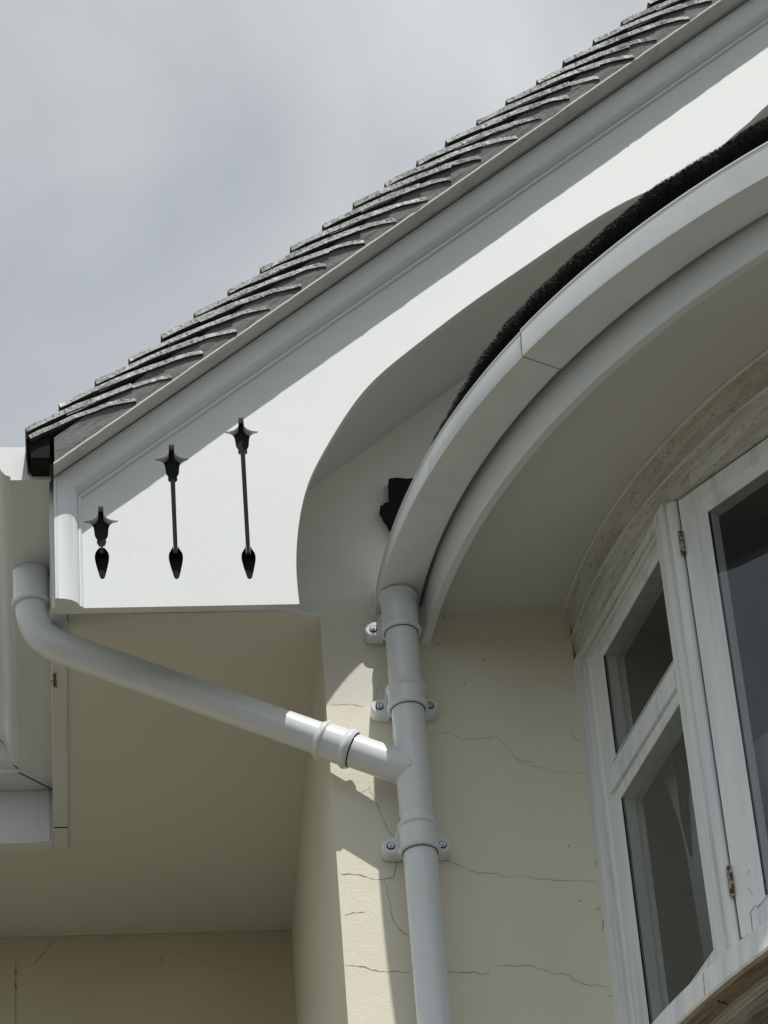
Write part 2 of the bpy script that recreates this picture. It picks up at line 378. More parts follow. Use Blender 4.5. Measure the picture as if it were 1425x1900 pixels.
# eaves soffit (horizontal), with a slightly ragged painted front edge
sf = MB()
fr = [(at(*p, 2, ZS-.003).x, at(*p, 2, ZS-.003).y) for p in ((541, 1136), (556, 1139), (575, 1141), (590, 1144))]
sf.box(.040, .5755, YA-.004, YR+.0, ZS-.0005, ZS+.02)
_p = [(.05, YA-.026), (.515, YA-.024), (.530, YA-.018), (.5755, YA-.004), (.05, YA-.004)]
sf.add([(x, y, ZS-.0005) for x, y in _p]+[(x, y, ZS+.004) for x, y in _p], [(0, 1, 2, 3, 4), (9, 8, 7, 6, 5)]+[(i, (i+1) % 5, (i+1) % 5+5, i+5) for i in range(5)])
sf.box(-6, .040, 7.06, YR+.0, ZS-.0005, ZS+.02)
sf.box(-6, .577, YR-.006, YR-.001, ZS-.004, ZS-.0006); sf.box(.570, .5785, YA+.001, YR-.006, ZS-.004, ZS-.0006)
sf.build('eaves_soffit', M['soffit'], house, smooth=0)
# sloping soffit under the verge
vs = MB()
for sg in (1, -1):
    X = lambda x: x if sg > 0 else 2*XC-x
    P = [(X(.178), VS(.178)), (X(XC), VS(XC)), (X(XC), VS(XC)+.015), (X(.178), VS(.178)+.015)]
    vs.prism_xz(P, YBG+.021, YA-.0005)
vs.box(.046, .178, YBG+.03, YA-.005, ZS, ZS+.015)
vs.build('verge_soffit', M['soffit'], house, smooth=0)
# eaves fascia boards: along the wing and round the internal corner
fs = MB(); fs.box(.010, .044, YBG+.022, 7.065, ZS-.008, 6.02); fs.box(-6, .010, 7.033, 7.065, ZS-.008, 6.02)
fo = fs.build('eaves_fascia', M['aged'], house, bevel=.002)
# moss on fascia edge, joint in the fascia
p = at(101, 1262, 2, ZS-.008)
ms = MB()
for k in range(60):
    a = random.uniform(0, 6.28); rr = abs(random.gauss(0, .005)); c = Vector((p.x+math.cos(a)*rr*.6, p.y+random.uniform(-.028, .022), ZS-.010-random.uniform(0, .003)))
    q = [c+Vector((random.gauss(0, .0016), random.gauss(0, .002), random.gauss(0, .0016))) for _ in range(4)]
    ms.add(q, [(0, 1, 2), (0, 2, 3), (0, 3, 1), (1, 3, 2)])
ms.build('moss', M['moss'], fo, smooth=0)
p = at(94, 1536, 2, ZS-.0085)
MB().box(.012, .043, p.y-.002, p.y+.002, ZS-.0086, ZS-.0081).build('board_joint', M['gap'], fo, smooth=0)

# roof --------------------------------------------------------
rf = MB()
for sg in (1, -1):
    X = lambda x: x if sg > 0 else 2*XC-x
    for y0, y1, x0, za, zb in ((YBG+.05, 13, .065, .03, .055),):
        rf.prism_xz([(X(x0), LU(x0)+za), (X(XC), LU(XC)+za), (X(XC), LU(XC)+zb), (X(x0), LU(x0)+zb)], y0, y1)
# the main roof behind to the left
rf.add([(-6, 6.93, 6.03), (.0, 6.93, 6.03), (.0, 10.4, 8.9), (-6, 10.4, 8.9)], [(0, 1, 2, 3)])
roof = rf.build('roof', M['tile'], house, smooth=0)
STX, STZ = .0711, .0600
T0X, T0Z = -.034, 6.007
prof = [(0, 0), (.024, .0125), (.048, .0245), (.091, .0470), (.125, .061), (.159, .074), (.190, .0815), (.217, .0865)]
prof_top = [(0, 0), (.030, .0180), (.068, .0395), (.110, .0620), (.150, .0820), (.217, .1120)]
tl = MB(); tb = MB()
def tile_strip(mb, x0, z0, y0, y1, th, pr, sg, jit=.0, mf=1):
    up = []; dn = []
    for dx, dz in pr:
        j = random.uniform(-1, 1)*.0012
        x = x0+dx; z = z0+dz+j; x = x if sg > 0 else 2*XC-x
        dn.append((x, z)); up.append((x-.004*sg, z+th+random.uniform(-1, 1)*.0008))
    n = len(dn)
    V = []
    for (x, z) in dn: V += [(x, y0+random.uniform(-1, 1)*.0015, z), (x, y1, z)]
    for (x, z) in up: V += [(x, y0+random.uniform(-1, 1)*.0015, z), (x, y1, z)]
    F = []; MI = []
    for i in range(n-1):
        a = 2*i; b = 2*n+2*i
        F += [(a, a+2, b+2, b)]; MI.append(mf)                  # verge face
        F += [(a, a+1, a+3, a+2)]; MI.append(0)                  # underside
        F += [(b, b+2, b+3, b+1)]; MI.append(0)                  # top
        F += [(a+1, b+1, b+3, a+3)]; MI.append(0)
    F += [(0, 2*n, 2*n+1, 1)]; MI.append(0)
    F += [(2*n-2, 2*n-1, 4*n-1, 4*n-2)]; MI.append(mf)
    k = len(mb.v); mb.v += V
    for f, m_ in zip(F, MI): mb.f.append([i+k for i in f]); mb.mi.append(m_)
for i in range(39):
    x = T0X+STX*i; z = T0Z+STZ*i+.002
    for sg in (1, -1):
        yj = random.uniform(-.004, .003); xj = random.uniform(-.004, .004); tj = random.uniform(-.0012, .002)
        pr = [(a, b+tj*(a/.2)) for a, b in prof]
        prt = [(a, b+tj*(a/.2)) for a, b in prof_top]
        tile_strip(tl, x+xj, z+random.uniform(-.0015, .0015), 5.750+yj*.6, 5.905, random.uniform(.0092, .0112), prt, sg)       # verge tile
        m_ = random.choice((-3, -2, -2, None))
        pr2 = pr[:m_] if m_ else pr
        pr2 = [(a, b+.008*a/.2) for a, b in pr]
        if random.random() < .35: pr2[-1] = (.203, .0910)
        tile_strip(tl, x+.009+random.uniform(-.002, .003), z-.0160, 5.7515+random.uniform(-.0015, .0015), 5.80, random.uniform(.0075, .0098), pr2, sg)   # under-tile
        tile_strip(tb, x, z, 5.908, 12.9, .0112, prof_top, sg, mf=0)                                       # field tiles in the course
tl.build('verge_tiles', [M['tile'], M['tileedge']], roof, smooth=0)
tb.build('tile_courses', [M['tile'], M['tile']], roof, smooth=0)
mo = MB(); uc = MB()
for sg in (1, -1):
    X = lambda x: x if sg > 0 else 2*XC-x
    top = []; bot = []; n = 150
    for i in range(n+1):
        x = .022+(XC-.022)*i/n
        bot.append((X(x), LU(x)+.0045+random.uniform(-.0008, .0012))); top.append((X(x), LU(x)+.068))
    rows = []
    for (a, b), (c, d) in zip(bot, top):
        k = 8; r = []
        for q in range(k+1):
            t = q/k; r.append((a, 5.7560+.0010*math.sin(a*37+q)+random.uniform(-.0008, .0008)+.002*t, b+(d-b)*t))
        r.append((a, 5.86, d)); r.append((a, 5.86, b+.024)); rows.append(r)
    mo.loft(rows, closed_v=True); mo.add(rows[0], [list(range(len(rows[0])))]); mo.add(rows[-1], [list(range(len(rows[0])))])
    lo = []; 
    for i in range(n+1):
        x = .020+(XC-.020)*i/n; j = random.uniform(-.0006, .0006); yy = 5.755+random.uniform(-.0008, .0008)
        z = LU(x)
        lo.append([(X(x), yy, z+j*.4), (X(x), yy, z+.0046+j*.4), (X(x), 5.835, LC(x)+.0125), (X(x), 5.835, LC(x)+.0080)])
    uc.loft(lo, closed_v=True); uc.add(lo[0], [(0, 1, 2, 3)]); uc.add(lo[-1], [(0, 1, 2, 3)])
mo.build('mortar_bedding', M['mortar'], roof, smooth=0)
uc.build('undercloak', M['under'], roof, smooth=0)
# black end piece and black filler painting the shaded void below the lowest tiles
fl = MB(); fl.prism_xz([(-.036, 6.000), (-.030, 5.975), (-.024, 5.955), (.012, 5.955), (.016, 6.045), (-.020, 6.020)], 5.765, 5.9)
fl.add([(-.0345, 5.752, 6.002), (-.0325, 5.752, 5.960), (-.0325, 9, 5.960), (-.0345, 9, 6.002)], [(0, 1, 2, 3)])
fl.build('eaves_void_fill', M['felt'], roof, smooth=0)

# bargeboard --------------------------------------------------
low = [(at(*q, 1, YBG).x, at(*q, 1, YBG).z) for q in [(555.8, 1121), (549.5, 1070.5), (549.5, 1020), (553.7, 973.7), (560, 935.8), (572.6, 889.5), (590.9, 855), (620.9, 802.7), (650.8, 756), (680, 718), (712, 687.5), (755.7, 652.9), (815.7, 606.4), (881.6, 557), (971, 496), (1052, 440), (1108, 403.5), (1156.7, 375), (1201, 355), (1290, 315)]]
low2 = [(at(*q, 1, YBG).x, at(*q, 1, YBG).z) for q in [(1290, 315), (1325, 285), (1362.5, 250), (1391, 226), (1425, 194)]]+[(1.75, 7.09), (1.9, 7.21), (2.1, 7.34), (2.3, 7.43), (2.5, 7.48), (XC, 7.50)]
def relax(P, it=14):
    P = [Vector(p) for p in P]
    for _ in range(it): P = [P[0]]+[P[i]*.5+(P[i-1]+P[i+1])*.25 for i in range(1, len(P)-1)]+[P[-1]]
    return [tuple(p) for p in P]
def resample(P, d=.012):
    out = [P[0]]; acc = 0
    for a, b in zip(P[:-1], P[1:]):
        a, b = Vector(a), Vector(b); L = (b-a).length; t = d-acc
        while t < L: out.append(tuple(a.lerp(b, t/L))); t += d
        acc = (acc+L) % d
    return out+[P[-1]]
low = relax(resample(catmull(low, 6)), 22)[:-1]+catmull(low2, 6)
hr = [(4.4, 0), (5.2, -15), (6, -50), (6, -83), (12, -108), (24, -128), (36, -138), (60, -148), (100, -151), (150, -152), (174, -155), (175, -163), (170, -171), (145, -176), (108, -186), (90, -202), (80, -220), (73, -252), (70, -290), (66, -312), (50, -336), (46, -350), (50, -370), (47, -388), (26, -420), (15, -440)]
hr = [(23, 0), (28, -8), (29, -80), (36, -98), (50, -116), (72, -132), (100, -144), (135, -151), (172, -154), (176, -162), (168, -171), (140, -176), (110, -187), (90, -205), (80, -228), (74, -262), (70, -300), (64, -325), (50, -345), (46, -358), (50, -376), (46, -392), (30, -418), (17, -438)]
sr = [(15, 342), (30, 322), (50, 300), (66, 275), (74, 240), (73, 205), (66, 165), (50, 100), (30, 30), (18, 4), (0, -3)]
def finial(ax, zt, zb):
    K, KZ = 5187, 4184
    R = [(x/K, zt+(y)/KZ) for x, y in hr]
    if zt-zb > .2: R = R[:-2]+[(.0058, zt-.0985), (.0046, zt-.108)]
    long_ = zt-zb > .2
    R += ([(.0042, zb+.092), (.0043, zb+.083)] if long_ else [])+[(x/K, zb+y/KZ*.98+.001) for x, y in (sr[2:] if long_ else sr)]
    R = catmull(R, 3)
    return [(ax+x, z) for x, z in R]+[(ax-x, z) for x, z in reversed(R[:-1])]
H = [finial(.1145, 5.893, 5.711), finial(.2635, 6.049, 5.708), finial(.4105, 6.117, 5.705)]
topL = lambda x: LC(x)-.012
for sg, hl in ((1, H), (-1, H)):
    F = (lambda L: L) if sg > 0 else (lambda L: [(2*XC-x, z) for x, z in L])
    outer = [(.022, 5.641)]+low+[(XC, topL(XC)), (.022, topL(.022))]
    bb = flat_shape('bargeboard', [F(outer)]+[F(h) for h in hl], YBG, .020, M['gloss'], house, bevel=.0003)
    bb.data.materials.append(M['backing'])              # cut edges of spears and slots take the dark backing colour
    org = wloc(house)
    for p in bb.data.polygons:
        c = p.center+org; cx = c.x if sg > 0 else 2*XC-c.x
        if abs(p.normal.y) < .9 and c.z > 5.70 and any(abs(cx-ax) < .021 and c.z < zt for ax, zt in ((.1145, 5.803), (.2635, 5.962), (.4105, 6.03))): p.material_index = 1
    if sg > 0: tag(bb, 'glossy white scalloped bargeboard pierced with three arrow shapes')
    # dark board fixed behind the piercings
    bk_ = MB().prism_xz(F([(.05, 5.662), (.488, 5.662), (.488, 5.93), (.53, 6.03), (.60, 6.14), (.66, 6.25), (.60, VS(.60)+.18), (.05, LC(.05)-.05)]), YBG+.0215, YBG+.030)
    for ax, z0, z1 in ((0.1145, 5.779, 5.806), (0.2635, 5.776, 5.962), (0.4105, 5.773, 6.03)):
        bk_.prism_xz(F([(ax-.0052, z0), (ax+.0052, z0), (ax+.0052, z1), (ax-.0052, z1)]), YBG+.004, YBG+.0213)  # dark inserts added in the slots, painting in their shade
    bk_.build('backing_board_and_slot_shade', M['backing'], bb, smooth=0)
    # crown moulding: up the left edge, mitred, then up the slope
    mprof = [(0, 0), (0, .036), (.0052, .038), (.0055, .035)]
    for k in range(0, 13):
        t = k/12*math.pi/2; mprof.append((.0065+.042*math.sin(t), .0055+.0305*math.cos(t)))
    mprof += [(.0490, .0070), (.0515, .0075), (.0540, .0065), (.0548, .0045), (.0560, .0030), (.0562, 0)]
    rows = []
    for stage in range(3):
        r = []
        for d, pj in mprof:
            x = .0195+d
            if stage == 0: z = 5.6405
            elif stage == 1: z = LC(x)-d/COS
            else: x = XC; z = LC(XC)-d/COS
            r.append((x if sg > 0 else 2*XC-x, YBG-.0003-pj, z))
        rows.append(r)
    md = MB().loft(rows); md.add(rows[0], [list(range(len(mprof)))])
    md.add([(r[0], r[1], r[2]) for r in (rows[0][0], rows[1][0], rows[2][0])], [])
    md.build('crown_moulding', M['mould'], bb, smooth=28)
    # rough arris chip on the board edge
    # thin return strip at the left end of the board
    MB().box(*( (.0125, .0218) if sg > 0 else (2*XC-.0218, 2*XC-.0125)), YBG+.002, YBG+.021, 5.645, 5.90).build('end_return', M['aged'], bb, smooth=0)

# ---------------------------------------------------------------- eaves gutter (left)
GX, GZ = .0115, 5.948
prof_g = [(0, 0), (.079, 0), (.0795, .009), (.089, .013), (.097, .022), (.102, .034), (.105, .048), (.112, .058), (.121, .064), (.124, .070), (.124, .085), (.118, .085), (.118, .070), (.100, .060), (.094, .030), (.078, .012), (.004, .004), (.004, .085), (0, .085)]
eg = thing('eaves_gutter', (GX, 6.4, GZ), 'white ogee gutter running back along the eaves at the far left', 'gutter')
rows = [[(GX-u, 5.834, GZ+h) for u, h in prof_g], [(GX-u, 7.031-u, GZ+h) for u, h in prof_g], [(-6.0, 7.031-u, GZ+h) for u, h in prof_g]]
gm = MB().loft(rows[:2], closed_v=True); gm.build('gutter_run', M['aged'], eg, smooth=40)
gm = MB().loft(rows[1:], closed_v=True); tag(gm.build('gutter_run', M['aged'], eg, smooth=40), 'stained gutter length beyond the mitred corner')
cap = [(u, h) for u, h in prof_g[:11]]+[(.118, .085), (0, .083)]
c = MB().prism_xz([(GX-u+.003 if u < .001 else GX-u, GZ+h-.0015) for u, h in cap], 5.829, 5.8345)
c.box(GX+.000, GX+.002, 5.829, 5.834, GZ+.081, GZ+.090)
c.build('stop_end', M['gloss'], eg, smooth=0)
sm = MB()
a = at(0, 1368, 2, GZ)
pts = [(GX-u, 7.031-u, GZ+h) for u, h in prof_g[:11]]
L = []
for i, p in enumerate(pts):
    L.append([(p[0]+.0016, p[1]-.0010, p[2]-.0006), (p[0]-.0010, p[1]+.0016, p[2]-.0006)])
sm.loft(L).build('mitre_joint', M['gap'], eg, smooth=0)
bk = MB(); p = at(84, 1505, 1, 7.0325)
bk.box(p.x-.012, p.x+.010, 7.0285, 7.0325, ZS-.006, GZ-.002); bk.tube([(p.x, 7.0287, p.z), (p.x, 7.026, p.z)], .0035, 12)
bk.build('fixing_plate', M['aged'], eg, bevel=.001)

# ---------------------------------------------------------------- downpipe with its branch
PX, PY = .7345, 6.070
dp = thing('downpipe', (PX, PY, 0), 'white round downpipe on the cream wall, fed by the curved bay gutter', 'downpipe')
zat = lambda x, y: at(x, y, 1, PY-.040).z
def ringprof(z0, z1, n=10, r=.0425, amp=.0035):
    return None
pp = MB(); pp.tube([(PX, PY, .05), (PX, PY, 5.60)], .034, 48)
pp.build('pipe', M['plastic'], dp)
def socket(zb, zt, top_open=False):
    """socket with two raised rings, seen as one moulded collar"""
    pts = []; rs = []
    def P(z, r): pts.append((PX, PY, z)); rs.append(r)
    P(zb, .0352); P(zb+.0005, .0405); P(zb+.002, .0415)
    for k in range(9):
        t = k/8; P(zb+.003+.013*t, .0385+.0042*math.sin(math.pi*min(1, .25+t*.75)))
    P(zb+.018, .0385)
    zt2 = zt-.016
    P(zt2, .0385)
    for k in range(9):
        t = k/8; P(zt2+.014*t, .0385+.0038*math.sin(math.pi*t))
    P(zt, .0370); P(zt+.002, .0345)
    m_ = MB().tube(pts, rs, 48); m_.tube([(PX, PY, zb-.0006), (PX, PY, zb+.0012)], .0358, 48, 1); return m_  # black ring painted in for the dark gap at the socket mouth
zb1 = zat(745, 1156); zt1 = 5.8145
zb2, zt2_ = zat(750, 1299), zat(748, 1252)
zb3, zt3 = zat(776, 1565), zat(772, 1509)
socket(zb1, zt1).build('socket', [M['plastic'], M['gap']], dp); socket(zb2, zt2_).build('socket', [M['plastic'], M['gap']], dp); socket(zb3, zt3).build('socket', [M['plastic'], M['gap']], dp)
MB().tube([(PX, PY, zb1+.02), (PX, PY, 5.56)], .0341, 48).build('swan_neck', M['plastic'], dp)
def seam(z0, z1):
    return MB().box(PX-.0006, PX+.0006, PY-.0346, PY-.0335, z0, z1)
def clip(z, sides=(-1, 1)):
    zc = z
    for sx in sides:
        cp = MB(); ex = .0535
        lp = []
        for k in range(13):
            a = -math.pi/2+math.pi*k/12
            lp.append((PX+sx*(ex+.0165*math.cos(a)), zc+.0175*math.sin(a)))
        lp = [(PX+sx*.030, zc-.0185)]+[lp[0]]+lp[1:]+[(PX+sx*.044, zc+.0185), (PX+sx*.036, zc+.040), (PX+sx*.030, zc+.040)]
        cp.prism_xz(lp, YA-.034, YA-.001)
        c = cp.build('pipe_clip', M['plastic'], dp, bevel=.0028)
        sp = MB(); x = PX+sx*(ex-.001); y = YA-.034
        sp.tube([(x, y, zc), (x, y-.0022, zc)], [.0085, .0080], 24, 1)
        sp.tube([(x, y-.002, zc), (x, y-.0032, zc)], [.0066, .0060], 24, 0)
        sp.tube([(x, y-.003, zc), (x, y-.0065, zc)], [.0040, .0036], 6, 0)
        sp.tube([(x, y-.0064, zc), (x, y-.0067, zc)], [.0016, .0016], 8, 1)
        sp.build('screw', [M['steel'], M['rubber']], c, smooth=30)
clip(at(694, 1167, 1, 6.116).z, (-1,)); clip(at(703, 1311, 1, 6.116).z); clip(at(721, 1570, 1, 6.116).z)
# gutter-fed branch
E1 = at(58, 1100, 1, 6.16)                # elbow, vertical part under gutter
ex_, ey_ = E1.x, 6.16
J = Vector((PX, PY, at(757, 1432, 1, PY).z))
Bp = at(120, 1203, 1, 6.15); dirv = (Bp-J).normalized()
tcor = (ex_-J.x)/dirv.x; Cn = J+dirv*tcor; Cn.y = ey_
dirv = (Cn-J).normalized()
path = [Vector((ex_, ey_, GZ-.001)), Vector((ex_, ey_, Cn.z+.095))]
A0 = Vector((ex_, ey_, Cn.z+.078)); A1 = Cn-dirv*.078
for k in range(1, 14):
    t = k/14; path.append(A0*(1-t)**2+Cn*2*t*(1-t)+A1*t*t)
path += [A1, J]
br = MB().tube(path, .034, 48); brp = br.build('branch_pipe', M['plastic'], dp)
def axial(p, d, spec, name):
    pts = [p+d*s for s, r in spec]; rs = [r for s, r in spec]
    return MB().tube(pts, rs, 48).build(name, M['plastic'], dp)
D0 = Vector((0, 0, 1)); pbase = Vector((ex_, ey_, 0)); zsock = at(53, 1098, 1, ey_-.04).z
axial(Vector((ex_, ey_, zsock-.012)), D0, [(0, .0345), (.001, .040)]+[(.002+.014*k/8, .0385+.0035*math.sin(math.pi*(.2+.8*k/8))) for k in range(9)]+[(.02, .0378), (GZ-.0015-zsock-.01+.012, .0378), (GZ-.0005-zsock+.012, .0395)], 'socket')
# socket on the branch near the tee: rings at px 600 and 645
def on_axis(px):
    best = None
    for k in range(2000):
        q = J+(Cn-J)*k/2000
        v = RW.transposed()@(q-EYE); u = CX+FPX*v.x/-v.z
        if best is None or abs(u-px) < best[0]: best = (abs(u-px), k/2000*(Cn-J).length)
    return best[1]
s1, s2 = on_axis(600), on_axis(650)
sp = [(s2-.006, .0345), (s2-.0055, .0395), (s2-.004, .0405)]
sp += [(s2-.002+.014*k/8, .0383+.0045*math.sin(math.pi*(.2+.8*k/8))) for k in range(9)]
sp += [(s2+.016, .0378), (s1-.008, .0378)]+[(s1-.006+.013*k/8, .0378+.0042*math.sin(math.pi*k/8)) for k in range(9)]+[(s1+.009, .0372), (s1+.012, .0345)]
_b = axial(J, dirv, sp, 'branch_socket')
_g = MB().tube([J+dirv*(s2-.0078), J+dirv*(s2-.0052)], .0362, 48).build('dark_gap_ring', M['gap'], _b)  # black ring painting the dark gap below the branch socket
# moulded tee body, slightly fatter than the pipe, with its weld ridge
te = MB(); te.tube([(PX, PY, J.z-.105), (PX, PY, J.z-.103), (PX, PY, J.z+.098), (PX, PY, J.z+.100)], [.0342, .0349, .0349, .0342], 48)
te.tube([J, J+dirv*(s2-.004)], .0352, 48)
te.build('tee', M['plastic'], dp)
rg = []
for k in range(33):       # ridge where the branch meets the pipe (in front)
    a = -math.pi*.55+math.pi*1.1*k/32
    # direction round branch axis
    e1 = Vector((0, -1, 0)); e1 = (e1-dirv*e1.dot(dirv)).normalized(); e2 = dirv.cross(e1)
    c0 = J+(e1*math.cos(a)+e2*math.sin(a))*.0354
    # slide along the branch to the surface of the vertical pipe
    ox, oy = c0.x-PX, c0.y-PY; dx, dy = dirv.x, dirv.y
    Aq = dx*dx+dy*dy; Bq = 2*(ox*dx+oy*dy); Cq = ox*ox+oy*oy-.0352**2; disc = Bq*Bq-4*Aq*Cq
    if disc >= 0: rg.append(c0+dirv*((-Bq+math.sqrt(disc))/(2*Aq)))
if len(rg) > 3: MB().tube(rg, .0016, 8).build('weld_ridge', M['plastic'], dp)

# ---------------------------------------------------------------- bay window
ARC = dict(Wh=(2.771, 6.227, 1.676), Fb=(2.835, 6.269, 2.035), Gb=(2.6484, 6.191, 1.957), Gi=(2.6887, 6.2026, 1.908), Gt=(2.7224, 6.2029, 2.0262))
def arc(cx, cy, R, z, n=96, a0=0., a1=180.):
    return [(cx-R*math.cos(math.radians(a0+(a1-a0)*i/n)), cy-R*math.sin(math.radians(a0+(a1-a0)*i/n)), z) for i in range(n+1)]
bay = thing('bay_window', (2.77, 5.2, 0), 'old white painted bow window with small panes beneath a curved flat roof', 'bay window')
def symm(a, z, dr=0, n=96, a1=180.): return arc(a[0], a[1], a[2]+dr, z, n, 0, a1)
def arcs(specs, name, mat, closed=True, parent=None, n=120, a0=0., a1=150., smooth=35, ends=True, mi=None, segmat=None, common=None):
    rows = [arc(cx, cy, R, z, n, a0, a1) for cx, cy, R, z in specs]
    if common:                    # all edges cut by the same upright radial planes, so that ends are square
        rows = []
        for cx, cy, R, z in specs:
            r = []
            for i in range(n+1):
                a = math.radians(a0+(a1-a0)*i/n); dx, dy = -math.cos(a), -math.sin(a); ox, oy = common[0]-cx, common[1]-cy
                b = ox*dx+oy*dy; t = -b+math.sqrt(max(0, b*b-(ox*ox+oy*oy-R*R))); r.append((common[0]+dx*t, common[1]+dy*t, z))
            rows.append(r)
    mb = MB(); R2 = [[rows[j][i] for j in range(len(rows))] for i in range(n+1)]
    mb.loft(R2, closed_v=closed)
    if segmat: mb.mi = [segmat.get(k % len(rows), 0) for k in range(len(mb.f))]
    if ends and closed: mb.add(R2[0], [list(range(len(rows)))]); mb.add(R2[-1], [list(range(len(rows)))])
    ob = mb.build(name, mat, parent, smooth=smooth); me = ob.data; base = wloc(parent) if parent else Vector()
    cum = [0]
    for a, b in zip(specs[:-1], specs[1:]): cum.append(cum[-1]+math.hypot(a[2]-b[2], a[3]-b[3])+.0001)
    uv = me.uv_layers.new(name='UVMap'); mR = len(rows)
    for p in me.polygons:
        for li in p.loop_indices:
            vi = me.loops[li].vertex_index; i_, k_ = divmod(vi, mR)
            uv.data[li].uv = ((a0+(a1-a0)*i_/n)*math.pi/180*specs[k_][2], cum[k_])
    return ob
F_, Wh = ARC['Fb'], ARC['Wh']
arcs([(Wh[0], Wh[1], Wh[2]-.04, ZS+.002), (F_[0], F_[1], F_[2]+.004, ZS+.002), (F_[0], F_[1], F_[2]+.004, ZS+.014), (Wh[0], Wh[1], Wh[2]-.04, ZS+.014)], 'bay_soffit', M['soffit'], parent=bay, a1=140)
arcs([(F_[0], F_[1], F_[2], 5.742), (F_[0], F_[1], F_[2]+.0165, 5.742), (F_[0], F_[1], F_[2]+.018, 5.744), (F_[0], F_[1], F_[2]+.018, 5.842), (F_[0], F_[1], F_[2], 5.842)], 'bay_fascia', M['mould'], parent=bay, a1=140)
# roof over the bay
rows = arc(2.70, 6.20, 1.935, 5.844, 100, 0, 180)
rr = MB(); n = len(rows); rr.add(rows+[(x, y, 5.880) for x, y, z in rows]+[(2.7, 6.2, 5.97)], [list(range(n))]+[(i, i+1, i+1+n, i+n) for i in range(n-1)]+[(i+n, i+n+1, 2*n) for i in range(n-1)])
rr.add([(x*1.0+(2.7-x)*.02, y+(6.2-y)*.02, 5.8405) for x, y, z in rows], [list(range(n))])
rr.build('bay_roof', M['felt'], bay, smooth=0)
fp = [(at(*q, 1, YA-.02).x, at(*q, 1, YA-.02).z) for q in [(721, 889), (735, 887), (755, 889), (790, 886), (790, 930), (770, 960), (745, 985), (733, 990), (727, 980), (722, 974), (718, 965), (712, 958), (709, 950), (705, 944), (706, 938), (710, 939), (711, 935), (723, 931), (722, 915)]]
MB().prism_xz(fp, YA-.022, YA-.0005).build('felt_upstand', M['felt'], bay, smooth=0)
# frieze and mouldings above the lights
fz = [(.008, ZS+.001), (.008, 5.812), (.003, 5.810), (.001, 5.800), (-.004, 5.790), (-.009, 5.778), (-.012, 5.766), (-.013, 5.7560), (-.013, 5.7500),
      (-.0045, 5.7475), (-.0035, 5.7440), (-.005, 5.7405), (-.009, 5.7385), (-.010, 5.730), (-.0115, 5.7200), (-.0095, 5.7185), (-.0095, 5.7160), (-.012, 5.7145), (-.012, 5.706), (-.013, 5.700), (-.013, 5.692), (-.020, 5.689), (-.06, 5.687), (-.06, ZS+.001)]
arcs([(Wh[0], Wh[1], Wh[2]+r, z) for r, z in fz], 'frieze', [M['grime'], M['oldcream'], M['groove']], parent=bay, a1=140, smooth=30, segmat={0: 1, 1: 1, 7: 2, 8: 2, 9: 1, 10: 1, 11: 0, 14: 0, 15: 1, 16: 0})  # grooves coloured as grime and shadow line, fillets coloured pale as highlights
# facets -------------------------------------------------------
C0 = Vector((Wh[0], Wh[1])); P0 = Vector((1.1104, 6.150)); P1 = Vector((1.2230, 5.6062)); RR = (P1-C0).length
def onc(a): return Vector((C0.x-RR*math.cos(math.radians(a)), C0.y-RR*math.sin(math.radians(a))))
PV = [P0, P1]+[onc(a) for a in (50.2, 78, 104, 131.8)]+[Vector((2*C0.x-P1.x, P1.y)), Vector((2*C0.x-P0.x, P0.y))]
ZT, ZB = 5.700, 4.560
class Facet:
    def __init__(s, a, b):
        s.a = a; s.L = (b-a).length; s.t = (b-a).normalized(); s.n = Vector((s.t.y, -s.t.x))
        if s.n.dot(a-C0) < 0: s.n = -s.n
    def P(s, u, n, z): q = s.a+s.t*u+s.n*n; return (q.x, q.y, z)
    def block(s, mb, u0, u1, n0, n1, z0, z1, mi=0):
        return mb.hexa([s.P(u0, n0, z0), s.P(u1, n0, z0), s.P(u1, n1, z0), s.P(u0, n1, z0), s.P(u0, n0, z1), s.P(u1, n0, z1), s.P(u1, n1, z1), s.P(u0, n1, z1)], mi)
    def frame(s, mb, u0, u1, z0, z1, ch, n0, dep):
        """sloping putty edge round an opening: outer rectangle at n0, inner at n0-dep"""
        o = [(u0, z0), (u1, z0), (u1, z1), (u0, z1)]; i = [(u0+ch, z0+ch), (u1-ch, z0+ch), (u1-ch, z1-ch), (u0+ch, z1-ch)]
        V = [s.P(u, n0, z) for u, z in o]+[s.P(u, n0-dep, z) for u, z in i]+[s.P(u, n0-dep-.03, z) for u, z in i]
        mb.add(V, [(0, 1, 5, 4), (1, 2, 6, 5), (2, 3, 7, 6), (3, 0, 4, 7), (4, 5, 9, 8), (5, 6, 10, 9), (6, 7, 11, 10), (7, 4, 8, 11)])
    def pane(s, u0, u1, z0, z1, n, parent):
        return MB().add([s.P(u0, n, z0), s.P(u1, n, z0), s.P(u1, n, z1), s.P(u0, n, z1)], [(0, 1, 2, 3)]).build('pane', M['glass'], parent, smooth=0)
def bead(F, mb, u, w, z0, z1, n0=0.0, h=.010):
    rows = []
    for k in range(9):
        a = math.pi*k/8; rows.append([F.P(u+w/2-w/2*math.cos(a), n0+h*math.sin(a), z0), F.P(u+w/2-w/2*math.cos(a), n0+h*math.sin(a), z1)])
    mb.loft(rows)
fm = MB(); TH = .055
facets = [Facet(PV[i], PV[i+1]) for i in range(len(PV)-1)]
F1 = facets[0]
